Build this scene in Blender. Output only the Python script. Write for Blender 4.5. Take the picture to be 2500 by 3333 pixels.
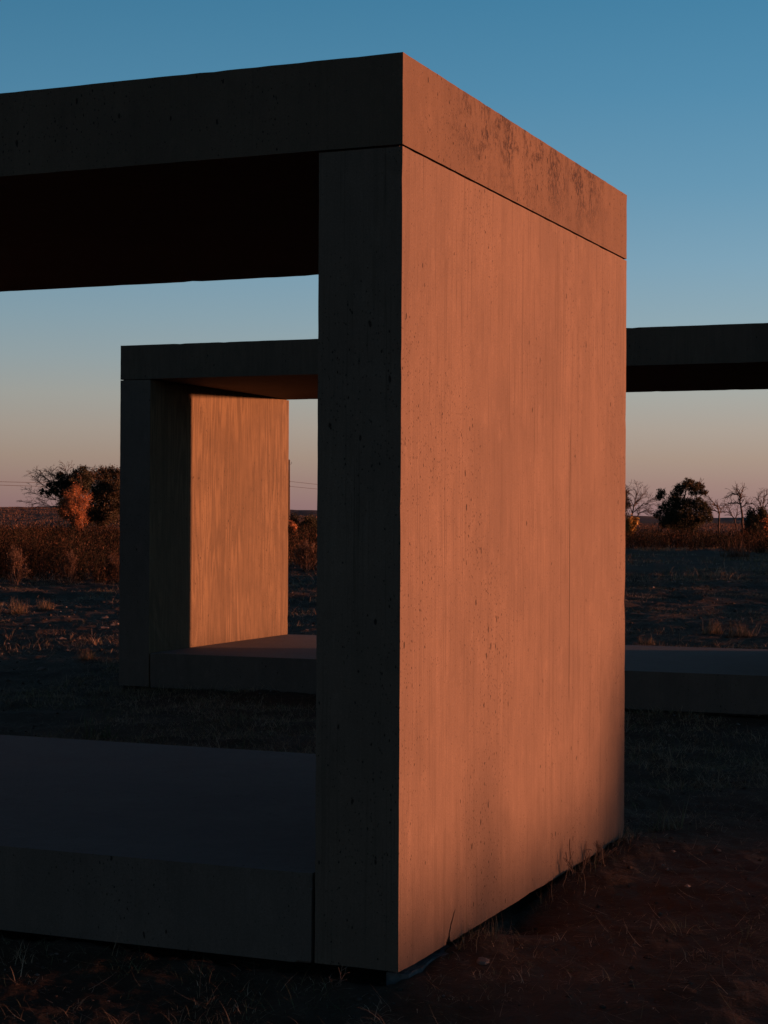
import bpy, math, random
import numpy as np
from mathutils import Matrix, Vector

for o in list(bpy.data.objects):
    bpy.data.objects.remove(o)
scene = bpy.context.scene
COL = scene.collection

# ------------------------------------------------------------------ camera
F_PX, SRC_W, SRC_H = 5879.6, 2500.0, 3333.0        # focal length in pixels of the photograph
PITCH, ROLL, CAM_Z = 0.0041, 0.0053, 1.2306
cam = bpy.data.cameras.new('camera')
cam.sensor_fit = 'VERTICAL'
cam.sensor_height = 36.0
cam.lens = F_PX / SRC_H * 36.0
cam.clip_start = 0.05
cam.clip_end = 20000
camo = bpy.data.objects.new('camera', cam)
COL.objects.link(camo)
camo.matrix_world = Matrix.Translation((0, 0, CAM_Z)) @ Matrix.Rotation(math.pi / 2 + PITCH, 4, 'X') @ Matrix.Rotation(ROLL, 4, 'Z')
scene.camera = camo

# ------------------------------------------------------------------ sun, sky, exposure
EXPOSURE = 1.15
SUN_ELEV = math.radians(1.0)
SUN_AZ = math.radians(90.6)          # clockwise from +Y (the view direction): the sun stands to the right
sun_dir = Vector((math.sin(SUN_AZ) * math.cos(SUN_ELEV), math.cos(SUN_AZ) * math.cos(SUN_ELEV), math.sin(SUN_ELEV)))
sl = bpy.data.lights.new('sun', 'SUN')
sl.energy = 5.0
sl.angle = math.radians(0.55)
sl.color = (1.0, 0.335, 0.165)
so = bpy.data.objects.new('sun', sl)
so.rotation_euler = sun_dir.to_track_quat('Z', 'Y').to_euler()
COL.objects.link(so)

world = bpy.data.worlds.new('World')
scene.world = world
world.use_nodes = True
wn, wl = world.node_tree.nodes, world.node_tree.links
wn.clear()
w_out = wn.new('ShaderNodeOutputWorld')
w_bg = wn.new('ShaderNodeBackground')
w_bg.inputs['Strength'].default_value = 0.1
w_tc = wn.new('ShaderNodeTexCoord')
w_sep = wn.new('ShaderNodeSeparateXYZ')
wl.new(w_tc.outputs['Generated'], w_sep.inputs[0])


def s2l(c):
    return tuple(((v / 255) / 12.92 if v / 255 <= 0.04045 else ((v / 255 + 0.055) / 1.055) ** 2.4) for v in c)


# dusk sky by height: rose grey at the horizon, through sand and pale blue to a deepening blue
SKY = [(0.000, (142, 111, 113)), (0.008, (148, 118, 117)), (0.020, (157, 130, 122)), (0.034, (165, 145, 131)),
       (0.050, (168, 157, 146)), (0.068, (164, 165, 159)), (0.088, (151, 166, 170)), (0.110, (138, 164, 176)),
       (0.140, (122, 159, 180)), (0.180, (100, 148, 176)), (0.230, (80, 136, 169)), (0.280, (65, 125, 160)),
       (0.36, (50, 90, 122)), (0.5, (38, 56, 82)), (0.72, (27, 34, 50)), (1.0, (22, 27, 40))]
# the ramp is stored on sqrt(height) so the low stops keep their precision
w_cl = wn.new('ShaderNodeClamp')
wl.new(w_sep.outputs['Z'], w_cl.inputs['Value'])
w_sq = wn.new('ShaderNodeMath')
w_sq.operation = 'SQRT'
wl.new(w_cl.outputs[0], w_sq.inputs[0])
w_ramp = wn.new('ShaderNodeValToRGB')
els = w_ramp.color_ramp.elements
while len(els) > 1:
    els.remove(els[-1])
els[0].position = 0
els[0].color = (*s2l(SKY[0][1]), 1)
for z, c in SKY[1:]:
    e = els.new(math.sqrt(z))
    e.color = (*s2l(c), 1)
wl.new(w_sq.outputs[0], w_ramp.inputs[0])
# a little brighter towards the sun's side of the sky
w_dot = wn.new('ShaderNodeVectorMath')
w_dot.operation = 'DOT_PRODUCT'
wl.new(w_tc.outputs['Generated'], w_dot.inputs[0])
w_dot.inputs[1].default_value = sun_dir
w_az = wn.new('ShaderNodeMath')
w_az.operation = 'MULTIPLY_ADD'
wl.new(w_dot.outputs['Value'], w_az.inputs[0])
w_az.inputs[1].default_value = 0.35
w_az.inputs[2].default_value = 0.97
w_mul = wn.new('ShaderNodeVectorMath')
w_mul.operation = 'SCALE'
wl.new(w_ramp.outputs['Color'], w_mul.inputs[0])
wl.new(w_az.outputs[0], w_mul.inputs['Scale'])
w_mul2 = wn.new('ShaderNodeVectorMath')
w_mul2.operation = 'SCALE'
wl.new(w_mul.outputs[0], w_mul2.inputs[0])
w_mul2.inputs['Scale'].default_value = 10.0 / 2 ** EXPOSURE
# the sun's own glow low on its side of the sky
w_sky = wn.new('ShaderNodeTexSky')
w_sky.sky_type = 'NISHITA'
w_sky.sun_disc = False
w_sky.sun_elevation = SUN_ELEV
w_sky.sun_rotation = SUN_AZ
w_sky.altitude = 1400
w_skys = wn.new('ShaderNodeVectorMath')
w_skys.operation = 'SCALE'
w_skys.inputs['Scale'].default_value = 0.02
wl.new(w_sky.outputs[0], w_skys.inputs[0])
w_add = wn.new('ShaderNodeVectorMath')
w_add.operation = 'ADD'
wl.new(w_mul2.outputs[0], w_add.inputs[0])
wl.new(w_skys.outputs[0], w_add.inputs[1])
wl.new(w_add.outputs[0], w_bg.inputs['Color'])
wl.new(w_bg.outputs[0], w_out.inputs[0])

vs = scene.view_settings
vs.view_transform = 'Standard'
vs.look = 'None'
vs.exposure = EXPOSURE
vs.gamma = 1.0
vs.use_curve_mapping = False
scene.render.engine = 'CYCLES'
scene.cycles.max_bounces = 6
scene.cycles.diffuse_bounces = 4
scene.render.resolution_x = 768
scene.render.resolution_y = 1024


# ------------------------------------------------------------------ helpers
def link(name, me, mat=None, parent=None):
    o = bpy.data.objects.new(name, me)
    COL.objects.link(o)
    if mat is not None and me is not None:
        me.materials.append(mat)
    if parent is not None:
        o.parent = parent
    return o


def tag(o, label=None, cat=None, group=None, kind=None):
    if label: o['label'] = label
    if cat: o['category'] = cat
    if group: o['group'] = group
    if kind: o['kind'] = kind
    return o


def empty(name, loc, rz=0.0):
    o = bpy.data.objects.new(name, None)
    o.empty_display_size = 0.2
    o.location = loc
    o.rotation_euler = (0, 0, rz)
    COL.objects.link(o)
    return o


def mesh_np(name, verts, tris, colors=None, smooth=False):
    """verts (n,3), tris (m,3) numpy arrays; colors (n,3) per-vertex surface colour"""
    me = bpy.data.meshes.new(name)
    n, m = len(verts), len(tris)
    me.vertices.add(n)
    me.vertices.foreach_set('co', np.asarray(verts, dtype=np.float32).ravel())
    me.loops.add(m * 3)
    me.loops.foreach_set('vertex_index', np.asarray(tris, dtype=np.int32).ravel())
    me.polygons.add(m)
    me.polygons.foreach_set('loop_start', np.arange(0, m * 3, 3, dtype=np.int32))
    me.polygons.foreach_set('loop_total', np.full(m, 3, dtype=np.int32))
    if smooth:
        me.polygons.foreach_set('use_smooth', np.ones(m, dtype=bool))
    me.update(calc_edges=True)
    if colors is not None:
        at = me.color_attributes.new('tint', 'FLOAT_COLOR', 'POINT')
        c = np.ones((n, 4), dtype=np.float32)
        c[:, :3] = colors
        at.data.foreach_set('color', c.ravel())
    me.validate()
    return me


def horizon_y(px):
    return SRC_H / 2 + F_PX * math.tan(PITCH) + ROLL * (px - SRC_W / 2)


def at(px, d, py=None):
    """world x for a bearing in the photograph at distance d along the view; z for a pixel row"""
    x = (px - SRC_W / 2) / F_PX * d
    if py is None:
        return x
    return x, CAM_Z + (horizon_y(px) - py) / F_PX * d


# ------------------------------------------------------------------ node materials
def new_mat(name):
    m = bpy.data.materials.new(name)
    m.use_nodes = True
    nt = m.node_tree
    b = nt.nodes['Principled BSDF']
    return m, nt, b


class NG:
    def __init__(self, nt):
        self.nt = nt

    def n(self, kind, **kw):
        nd = self.nt.nodes.new(kind)
        for k, v in kw.items():
            setattr(nd, k, v)
        return nd

    def link(self, a, b):
        self.nt.links.new(a, b)

    def mapping(self, vec, scale=(1, 1, 1), loc=(0, 0, 0)):
        nd = self.n('ShaderNodeMapping')
        nd.inputs['Scale'].default_value = scale
        nd.inputs['Location'].default_value = loc
        self.link(vec, nd.inputs['Vector'])
        return nd.outputs[0]

    def noise(self, vec, scale=1, detail=3, rough=0.55, dist=0.0):
        nd = self.n('ShaderNodeTexNoise')
        nd.inputs['Scale'].default_value = scale
        nd.inputs['Detail'].default_value = detail
        nd.inputs['Roughness'].default_value = rough
        nd.inputs['Distortion'].default_value = dist
        self.link(vec, nd.inputs['Vector'])
        return nd.outputs['Fac']

    def voro(self, vec, scale=1, rand=1.0):
        nd = self.n('ShaderNodeTexVoronoi')
        nd.inputs['Scale'].default_value = scale
        nd.inputs['Randomness'].default_value = rand
        self.link(vec, nd.inputs['Vector'])
        return nd.outputs['Distance']

    def rng(self, v, a, b, c=0.0, d=1.0, smooth=True):
        nd = self.n('ShaderNodeMapRange')
        if smooth:
            nd.interpolation_type = 'SMOOTHSTEP'
        for i, x in enumerate((a, b, c, d)):
            nd.inputs[1 + i].default_value = x
        self.link(v, nd.inputs[0])
        return nd.outputs[0]

    def math(self, op, a, b=None, c=None):
        nd = self.n('ShaderNodeMath', operation=op)
        for i, x in enumerate((a, b, c)):
            if x is None:
                continue
            if isinstance(x, (int, float)):
                nd.inputs[i].default_value = x
            else:
                self.link(x, nd.inputs[i])
        return nd.outputs[0]

    def mix(self, fac, a, b, mode='MIX'):
        nd = self.n('ShaderNodeMix', data_type='RGBA', blend_type=mode)
        if isinstance(fac, (int, float)):
            nd.inputs[0].default_value = fac
        else:
            self.link(fac, nd.inputs[0])
        for i, x in ((6, a), (7, b)):
            if isinstance(x, tuple):
                nd.inputs[i].default_value = (*x, 1) if len(x) == 3 else x
            else:
                self.link(x, nd.inputs[i])
        return nd.outputs[2]

    def bump(self, h, strength, dist, nrm=None):
        nd = self.n('ShaderNodeBump')
        nd.inputs['Strength'].default_value = strength
        nd.inputs['Distance'].default_value = dist
        self.link(h, nd.inputs['Height'])
        if nrm is not None:
            self.link(nrm, nd.inputs['Normal'])
        return nd.outputs[0]


def concrete(name, seed=0.0, base=(0.122, 0.0915, 0.068), streak=1.0, lichen=False, plywood=0.0, seams=(), horizontal=False, gloss=0.25):
    m, nt, b = new_mat(name)
    g = NG(nt)
    tc = g.n('ShaderNodeTexCoord')
    obj = tc.outputs['Object']
    sep = g.n('ShaderNodeSeparateXYZ')
    g.link(obj, sep.inputs[0])
    P = g.mapping(obj, loc=(seed * 3.1, seed * 1.7, seed * 2.3))
    vz = 1.0 if not horizontal else 6.0
    # broad vertical shutter tones, finer streaks and cloudy mottling
    broad = g.noise(g.mapping(P, (7, 7, 0.55 * vz)), 1, 5, 0.6, 0.3)
    fine = g.noise(g.mapping(P, (42, 42, 1.5 * vz)), 1, 5, 0.65, 0.2)
    hair = g.noise(g.mapping(P, (150, 150, 1.6 * vz)), 1, 3, 0.6)
    cloud = g.noise(P, 2.2, 5, 0.6)
    grain = g.noise(P, 180, 3, 0.7)
    light = tuple(v * 1.08 for v in base)
    dark = tuple(v * 0.92 for v in base)
    c = g.mix(g.rng(broad, 0.30, 0.70), dark, light)
    c = g.mix(g.rng(cloud, 0.38, 0.68, 0, 0.50), c, tuple(v * k for v, k in zip(base, (0.72, 0.73, 0.76))))
    c = g.mix(g.rng(fine, 0.53, 0.66, 0, 0.42 * streak), c, tuple(v * 0.55 for v in base))
    c = g.mix(g.rng(fine, 0.44, 0.30, 0, 0.22 * streak), c, tuple(v * 1.5 for v in base))
    mott = g.noise(g.mapping(P, (16, 16, 9)), 1, 6, 0.68)
    c = g.mix(g.rng(mott, 0.50, 0.70, 0, 0.34), c, tuple(v * 0.60 for v in base))
    c = g.mix(g.rng(mott, 0.46, 0.30, 0, 0.30), c, tuple(v * 1.45 for v in base))
    lines = g.math('MULTIPLY', g.rng(hair, 0.56, 0.66), g.rng(broad, 0.40, 0.58, 0.2, 1.0))
    c = g.mix(g.math('MULTIPLY', lines, 0.6 * streak), c, tuple(v * 0.35 for v in base))
    c = g.mix(g.rng(grain, 0.35, 0.7, 0, 0.40), c, tuple(v * 0.62 for v in base))
    c = g.mix(g.rng(grain, 0.42, 0.28, 0, 0.35), c, tuple(v * 1.5 for v in base))
    height = g.math('MULTIPLY', hair, 0.25)
    height = g.math('ADD', height, g.math('MULTIPLY', grain, 0.35))
    if plywood:
        # grain of the plywood shuttering, cast into the face
        wv = g.noise(g.mapping(P, (4.6, 4.6, 0.42)), 1, 3.0, 0.5, 0.4)
        ring = g.math('SINE', g.math('MULTIPLY', wv, 78.0))
        rr = g.rng(ring, -0.2, 0.95)
        patch = g.rng(g.noise(P, 2.4, 3), 0.38, 0.6, 0.15, 1.0)
        rr = g.math('MULTIPLY', rr, g.rng(fine, 0.25, 0.55, 0.55, 1.0))
        c = g.mix(g.math('MULTIPLY', g.math('MULTIPLY', rr, patch), 0.34 * plywood), c, tuple(v * k for v, k in zip(base, (1.7, 1.68, 1.6))))
        c = g.mix(g.math('MULTIPLY', g.rng(ring, -0.3, -0.95), 0.20 * plywood), c, tuple(v * 0.5 for v in base))
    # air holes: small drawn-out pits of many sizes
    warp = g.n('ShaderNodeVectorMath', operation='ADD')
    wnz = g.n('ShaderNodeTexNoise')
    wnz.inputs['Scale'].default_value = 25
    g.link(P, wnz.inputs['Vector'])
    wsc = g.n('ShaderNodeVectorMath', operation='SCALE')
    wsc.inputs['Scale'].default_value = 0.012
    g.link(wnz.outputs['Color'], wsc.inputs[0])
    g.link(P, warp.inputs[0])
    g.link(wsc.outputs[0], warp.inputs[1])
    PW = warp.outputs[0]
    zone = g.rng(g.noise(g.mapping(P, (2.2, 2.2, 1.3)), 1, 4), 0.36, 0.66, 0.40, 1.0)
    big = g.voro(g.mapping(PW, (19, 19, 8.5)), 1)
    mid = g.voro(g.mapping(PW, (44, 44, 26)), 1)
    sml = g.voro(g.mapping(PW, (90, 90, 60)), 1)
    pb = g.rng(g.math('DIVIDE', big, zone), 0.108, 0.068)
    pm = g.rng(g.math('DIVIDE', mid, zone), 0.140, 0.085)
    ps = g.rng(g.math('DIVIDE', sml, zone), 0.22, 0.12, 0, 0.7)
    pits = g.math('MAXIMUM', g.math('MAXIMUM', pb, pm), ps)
    c = g.mix(g.math('MULTIPLY', pits, 0.9), c, tuple(v * 0.13 for v in base))  # shade inside the holes painted in as dark colour
    height = g.math('SUBTRACT', height, g.math('MULTIPLY', pits, 2.2))
    for (axis, pos, z0, z1) in seams:
        d = g.math('ABSOLUTE', g.math('SUBTRACT', sep.outputs[axis], pos))
        s = g.math('MULTIPLY', g.rng(d, 0.0045, 0.0018), g.math('MULTIPLY', g.rng(sep.outputs[2], z0, z0 + .1), g.rng(sep.outputs[2], z1, z1 - .1)))
        s = g.math('MULTIPLY', s, g.rng(g.noise(P, 5, 3), 0.36, 0.50, 0.35, 1))
        c = g.mix(g.math('MULTIPLY', s, 0.9), c, tuple(v * 0.2 for v in base))
        height = g.math('SUBTRACT', height, s)
    if lichen:
        # black lichen running down from the middle of the top edge
        mid_y = g.math('MULTIPLY', g.rng(sep.outputs[1], 0.25, 0.7), g.rng(sep.outputs[1], 2.2, 1.7))
        face = g.rng(sep.outputs[0], -0.03, -0.004)
        up = g.rng(sep.outputs[2], 2.26, 2.44, 0.22, 1.0)
        blob = g.noise(g.mapping(P, (7, 7, 6)), 1, 7, 0.75, 0.8)
        run = g.noise(g.mapping(P, (16, 16, 1.1)), 1, 5, 0.65)
        speck = g.noise(g.mapping(P, (75, 75, 42)), 1, 6, 0.8, 0.4)
        k = g.math('MULTIPLY', g.rng(blob, 0.44, 0.58), g.rng(speck, 0.47, 0.55))
        k = g.math('MAXIMUM', k, g.math('MULTIPLY', g.rng(run, 0.50, 0.66, 0, 0.5), g.rng(speck, 0.40, 0.60)))
        k = g.math('MULTIPLY', g.math('MULTIPLY', k, up), g.math('MULTIPLY', mid_y, face))
        c = g.mix(g.math('MULTIPLY', k, 0.95), c, (0.016, 0.011, 0.012))
        height = g.math('ADD', height, g.math('MULTIPLY', k, 1.2))
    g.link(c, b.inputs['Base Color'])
    b.inputs['Roughness'].default_value = 0.88
    b.inputs['Specular IOR Level'].default_value = gloss
    g.link(g.bump(height, 0.55, 0.004), b.inputs['Normal'])
    return m


def tint_mat(name, rough=0.9, translucent=0.25, spec=0.15):
    """plant matter: colour carried by each blade or leaf, some light passing through"""
    m, nt, b = new_mat(name)
    g = NG(nt)
    a = g.n('ShaderNodeAttribute', attribute_name='tint')
    g.link(a.outputs['Color'], b.inputs['Base Color'])
    b.inputs['Roughness'].default_value = rough
    b.inputs['Specular IOR Level'].default_value = spec
    if translucent:
        t = g.n('ShaderNodeBsdfTranslucent')
        g.link(a.outputs['Color'], t.inputs['Color'])
        mx = g.n('ShaderNodeMixShader')
        mx.inputs[0].default_value = translucent
        g.link(b.outputs[0], mx.inputs[1])
        g.link(t.outputs[0], mx.inputs[2])
        out = [n for n in nt.nodes if n.type == 'OUTPUT_MATERIAL'][0]
        g.link(mx.outputs[0], out.inputs[0])
    return m


def plain_mat(name, c0, c1, scale=20, rough=0.9, bump=0.3, dist=0.01):
    m, nt, b = new_mat(name)
    g = NG(nt)
    tc = g.n('ShaderNodeTexCoord')
    nz = g.noise(tc.outputs['Object'], scale, 4, 0.6)
    g.link(g.mix(g.rng(nz, 0.3, 0.7), c0, c1), b.inputs['Base Color'])
    b.inputs['Roughness'].default_value = rough
    b.inputs['Specular IOR Level'].default_value = 0.2
    g.link(g.bump(nz, bump, dist), b.inputs['Normal'])
    return m


def soil_mat():
    m, nt, b = new_mat('dry_soil')
    g = NG(nt)
    tc = g.n('ShaderNodeTexCoord')
    P = tc.outputs['Object']
    big = g.noise(P, 0.35, 4)
    med = g.noise(P, 3.0, 5, 0.6)
    fin = g.noise(P, 40, 5, 0.7)
    c = g.mix(g.rng(big, 0.35, 0.65), (0.058, 0.040, 0.028), (0.082, 0.060, 0.044))
    c = g.mix(g.rng(med, 0.42, 0.66, 0, 0.7), c, (0.040, 0.029, 0.018))
    c = g.mix(g.rng(fin, 0.5, 0.75, 0, 0.6), c, (0.090, 0.064, 0.046))
    peb = g.rng(g.voro(P, 26), 0.20, 0.10)
    peb = g.math('MULTIPLY', peb, g.rng(g.noise(P, 1.1, 3), 0.45, 0.6))
    c = g.mix(g.math('MULTIPLY', peb, 0.6), c, (0.13, 0.11, 0.10))
    g.link(c, b.inputs['Base Color'])
    b.inputs['Roughness'].default_value = 0.95
    b.inputs['Specular IOR Level'].default_value = 0.1
    h = g.math('ADD', g.math('MULTIPLY', med, 1.0), g.math('ADD', g.math('MULTIPLY', fin, 0.25), g.math('MULTIPLY', peb, 0.3)))
    g.link(g.bump(h, 0.9, 0.05), b.inputs['Normal'])
    return m


# ------------------------------------------------------------------ terrain
A_POS, A_TH, A_L = (0.0453, 4.899), 0.3964, 2.32
B_POS, B_TH, B_L = (-1.9416, 13.269), 0.3818, 2.40
rs = np.random.RandomState(7)


def sines(x, y, wl, n, seed):
    r = np.random.RandomState(seed)
    out = np.zeros_like(x)
    for _ in range(n):
        a = r.rand() * 6.283
        k = 6.283 / (wl * (0.6 + 0.9 * r.rand()))
        out += np.sin((x * math.cos(a) + y * math.sin(a)) * k + r.rand() * 6.283)
    return out / math.sqrt(n)


def sstep(v, a, b):
    t = np.clip((v - a) / (b - a), 0, 1)
    return t * t * (3 - 2 * t)


def to_a(x, y):
    dx, dy = x - A_POS[0], y - A_POS[1]
    c, s = math.cos(A_TH), math.sin(A_TH)
    return dx * c - dy * s, dx * s + dy * c


def to_b(x, y):
    dx, dy = x - B_POS[0], y - B_POS[1]
    c, s = math.cos(B_TH), math.sin(B_TH)
    return dx * c - dy * s, dx * s + dy * c


def ground_h(x, y):
    x = np.asarray(x, float)
    y = np.asarray(y, float)
    r = np.hypot(x, y)
    h = -0.019 + 0.0022 * sines(x, y, 0.06, 6, 10) + 0.0042 * sines(x, y, 0.17, 6, 1) + 0.008 * sines(x, y, 0.6, 6, 2) + 0.010 * sines(x, y, 2.2, 6, 3)
    far = sstep(r, 15, 30)
    h += far * (0.02 * sines(x, y, 1.2, 6, 4) + 0.045 * sines(x, y, 7, 6, 5) + 0.05 * sines(x, y, 25, 5, 6))
    # rising grassland far off, higher to the left
    bearing = x / np.maximum(y, 1.0)
    left = np.where(y > 0, sstep(-bearing, -0.12, 0.25), 0)
    h += left * sstep(r, 120, 420) * 3.0 + np.where(y > 0, 1, 0) * sstep(r, 150, 600) * 0.9
    # washed-out hollow and banked soil along the near frame
    ax, ay = to_a(x, y)
    h += -0.07 * np.exp(-(((ax - 0.05) / 0.16) ** 2 + ((ay - 0.86) / 0.20) ** 2))
    h += 0.026 * np.exp(-(((ax - 0.08) / 0.12) ** 2 + ((ay - 1.75) / 0.45) ** 2))
    h += 0.020 * np.exp(-(((ax - 0.05) / 0.12) ** 2 + ((ay - 0.48) / 0.13) ** 2))
    h += 0.03 * np.exp(-(((ax + 1.75) / 0.30) ** 2 + ((ay + 0.05) / 0.14) ** 2))
    h += 0.013 * np.exp(-(((ax + 0.12) / 0.25) ** 2 + ((ay + 0.08) / 0.12) ** 2))
    bx, by = to_b(x, y)
    h += 0.03 * np.exp(-(((bx - 1.5) / 1.1) ** 2 + ((by + 0.05) / 0.25) ** 2))
    # the ground keeps below the slabs
    ina = sstep(np.minimum(np.minimum(ax + 5.0, 0.0 - ax), np.minimum(ay, A_L - ay)), 0.0, 0.06)
    inb = sstep(np.minimum(np.minimum(bx, 5.0 - bx), np.minimum(by, B_L - by)), 0.0, 0.06)
    h = h * (1 - np.maximum(ina, inb)) + -0.06 * np.maximum(ina, inb)
    return h


def build_ground():
    rings = np.concatenate([[0.3, 1.0, 2.0, 3.0], np.exp(np.linspace(math.log(3.8), math.log(45), 300)), np.exp(np.linspace(math.log(46), math.log(9000), 90))])
    ang = np.concatenate([np.linspace(-15.5, 15.5, 420), np.linspace(17, 343, 164)])
    a = np.radians(ang)
    R, T = np.meshgrid(rings, a, indexing='ij')
    x, y = R * np.sin(T), R * np.cos(T)
    z = ground_h(x, y)
    nr, na = R.shape
    v = np.stack([x, y, z], -1).reshape(-1, 3)
    i, j = np.meshgrid(np.arange(nr - 1), np.arange(na), indexing='ij')
    j2 = (j + 1) % na
    q0, q1, q2, q3 = i * na + j, i * na + j2, (i + 1) * na + j2, (i + 1) * na + j
    t = np.concatenate([np.stack([q0, q2, q1], -1).reshape(-1, 3), np.stack([q0, q3, q2], -1).reshape(-1, 3)])
    c = len(v)
    v = np.concatenate([v, [[0, 0, float(ground_h(0.0, 0.0))]]])
    jj = np.arange(na)
    t = np.concatenate([t, np.stack([np.full(na, c), jj, (jj + 1) % na], -1)])
    # make every face look up
    e1, e2 = v[t[:, 1]] - v[t[:, 0]], v[t[:, 2]] - v[t[:, 0]]
    flip = np.cross(e1, e2)[:, 2] < 0
    t[flip] = t[flip][:, ::-1]
    o = link('ground', mesh_np('ground', v, t, smooth=True), soil_mat())
    tag(o, 'dark dry soil with sparse straw between the concrete frames', kind='structure')


build_ground()


def build_hills():
    D = 3200.0
    th = np.radians(np.linspace(-60, 60, 500))
    px = SRC_W / 2 + F_PX * np.tan(th)
    want = np.interp(px, [-2000, 0, 500, 1000, 1800, 2100, 2500, 5000], [45, 36, 33, 31, 20, 15, 14, 20])
    r = np.random.RandomState(3)
    x = np.tan(th) * D
    top = CAM_Z + want / F_PX * D + 0.9 * sines(x, x * 0, 300, 5, 8) + 0.35 * sines(x, x * 0, 40, 6, 9)
    v, t = [], []
    rows = [(0, 1.0), (500, 0.93), (-90, 0.55), (-260, 0.0)]
    order = [(-260, -3.0, 0), (-90, 0, 0.55), (0, 0, 1.0), (700, 0, 0.9)]
    V = []
    for dy, zb, k in order:
        s = (D + dy) / D
        V.append(np.stack([x * s, np.full_like(x, D + dy), top * k + zb], -1))
    V = np.stack(V)
    n = len(x)
    V = V.reshape(-1, 3)
    T = []
    for rr in range(3):
        for k in range(n - 1):
            a = rr * n + k
            T += [(a, a + 1, a + n + 1), (a, a + n + 1, a + n)]
    m = plain_mat('far_scrub', (0.030, 0.026, 0.032), (0.052, 0.040, 0.042), 0.02, 1.0, 0.5, 3.0)
    o = link('hills', mesh_np('hills', V, np.array(T)), m)
    tag(o, 'low dark ridge along the horizon', kind='structure')


build_hills()

# ------------------------------------------------------------------ the two concrete frames
T_ = 0.25


def poly_prism(outline, axis, a, b, bevel=0.006, wear=1.0):
    """prism of a (possibly notched) outline; axis 'x': outline is (y,z), extruded from x=a to x=b"""
    import bmesh
    bm = bmesh.new()

    def P(p, k):
        if axis == 'x':
            return (k, p[0], p[1])
        if axis == 'y':
            return (p[0], k, p[1])
        return (p[0], p[1], k)
    v0 = [bm.verts.new(P(p, a)) for p in outline]
    v1 = [bm.verts.new(P(p, b)) for p in outline]
    n = len(outline)
    bm.faces.new(v0)
    bm.faces.new(v1[::-1])
    for i in range(n):
        bm.faces.new((v0[i], v1[i], v1[(i + 1) % n], v0[(i + 1) % n]))
    bmesh.ops.recalc_face_normals(bm, faces=bm.faces)
    if bevel:
        # worn arrises: fine waviness and the odd chip along every long edge, then a small bevel
        rc = random.Random(int(1000 * abs(a + b)) + n)
        ed = [e for e in bm.edges if len(e.link_faces) == 2 and e.calc_face_angle(0) > 1.3 and e.calc_length() > 0.2]
        chain = list(ed)
        for e in ed:
            inward = -(e.link_faces[0].normal + e.link_faces[1].normal).normalized()
            v_a, v_b = e.verts
            cuts = max(1, int(e.calc_length() / 0.045))
            res = bmesh.ops.subdivide_edges(bm, edges=[e], cuts=cuts)
            for el in res['geom_inner']:
                if isinstance(el, bmesh.types.BMVert):
                    k = abs(rc.gauss(0, 0.0007))
                    if rc.random() < 0.025:
                        k = rc.uniform(0.002, 0.005)
                    el.co += inward * k * wear
                elif isinstance(el, bmesh.types.BMEdge):
                    chain.append(el)
        chain = [e for e in set(chain) if e.is_valid]
        bmesh.ops.bevel(bm, geom=chain, offset=bevel * 0.7, segments=1, affect='EDGES', clamp_overlap=True)
    big = [f for f in bm.faces if len(f.verts) > 4]
    bmesh.ops.triangulate(bm, faces=big)
    me = bpy.data.meshes.new('slab')
    bm.to_mesh(me)
    bm.free()
    return me


def box_mesh(x0, x1, y0, y1, z0, z1, bevel=0.006, wear=1.0):
    return poly_prism([(y0, z0), (y1, z0), (y1, z1), (y0, z1)], 'x', x0, x1, bevel, wear)


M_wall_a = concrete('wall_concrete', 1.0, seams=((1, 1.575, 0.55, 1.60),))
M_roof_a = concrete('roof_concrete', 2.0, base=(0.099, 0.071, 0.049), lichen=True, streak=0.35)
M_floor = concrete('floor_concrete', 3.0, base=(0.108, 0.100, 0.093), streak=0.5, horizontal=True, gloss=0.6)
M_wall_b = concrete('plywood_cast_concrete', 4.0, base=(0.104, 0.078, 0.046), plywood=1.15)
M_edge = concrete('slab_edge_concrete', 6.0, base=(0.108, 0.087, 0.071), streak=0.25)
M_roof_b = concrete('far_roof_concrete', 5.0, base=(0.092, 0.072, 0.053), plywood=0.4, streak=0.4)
M_joint = plain_mat('joint_mortar', (0.05, 0.042, 0.038), (0.075, 0.062, 0.055), 60)
M_foot = plain_mat('footing_concrete', (0.07, 0.07, 0.072), (0.13, 0.13, 0.132), 30, bump=0.6, dist=0.02)


def chipped(y0, y1, z0, z1, seed, notch=None):
    """outline of a slab's long face with a slightly uneven bottom edge and an optional crack cut up from it"""
    r = random.Random(seed)
    pts = []
    y = y0
    pts.append((y0, z0 + 0.004))
    while y < y1 - 0.12:
        y += r.uniform(0.03, 0.09)
        if notch and abs(y - notch[0][0]) < 0.05:
            continue
        pts.append((y, z0 + max(0, r.gauss(0.0, 0.0025))))
    if notch:
        pts += [p for p in notch]
        pts.sort(key=lambda p: p[0])
        base = [p for p in pts if p not in notch]
        i = len([p for p in base if p[0] < notch[0][0]])
        pts = base[:i] + list(notch) + base[i:]
    pts.append((y1 - 0.03, z0 + 0.002))
    pts.append((y1 - 0.012, z0 + 0.012))
    pts.append((y1, z0 + 0.035))
    pts += [(y1, z1), (y0, z1)]
    return pts


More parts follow.
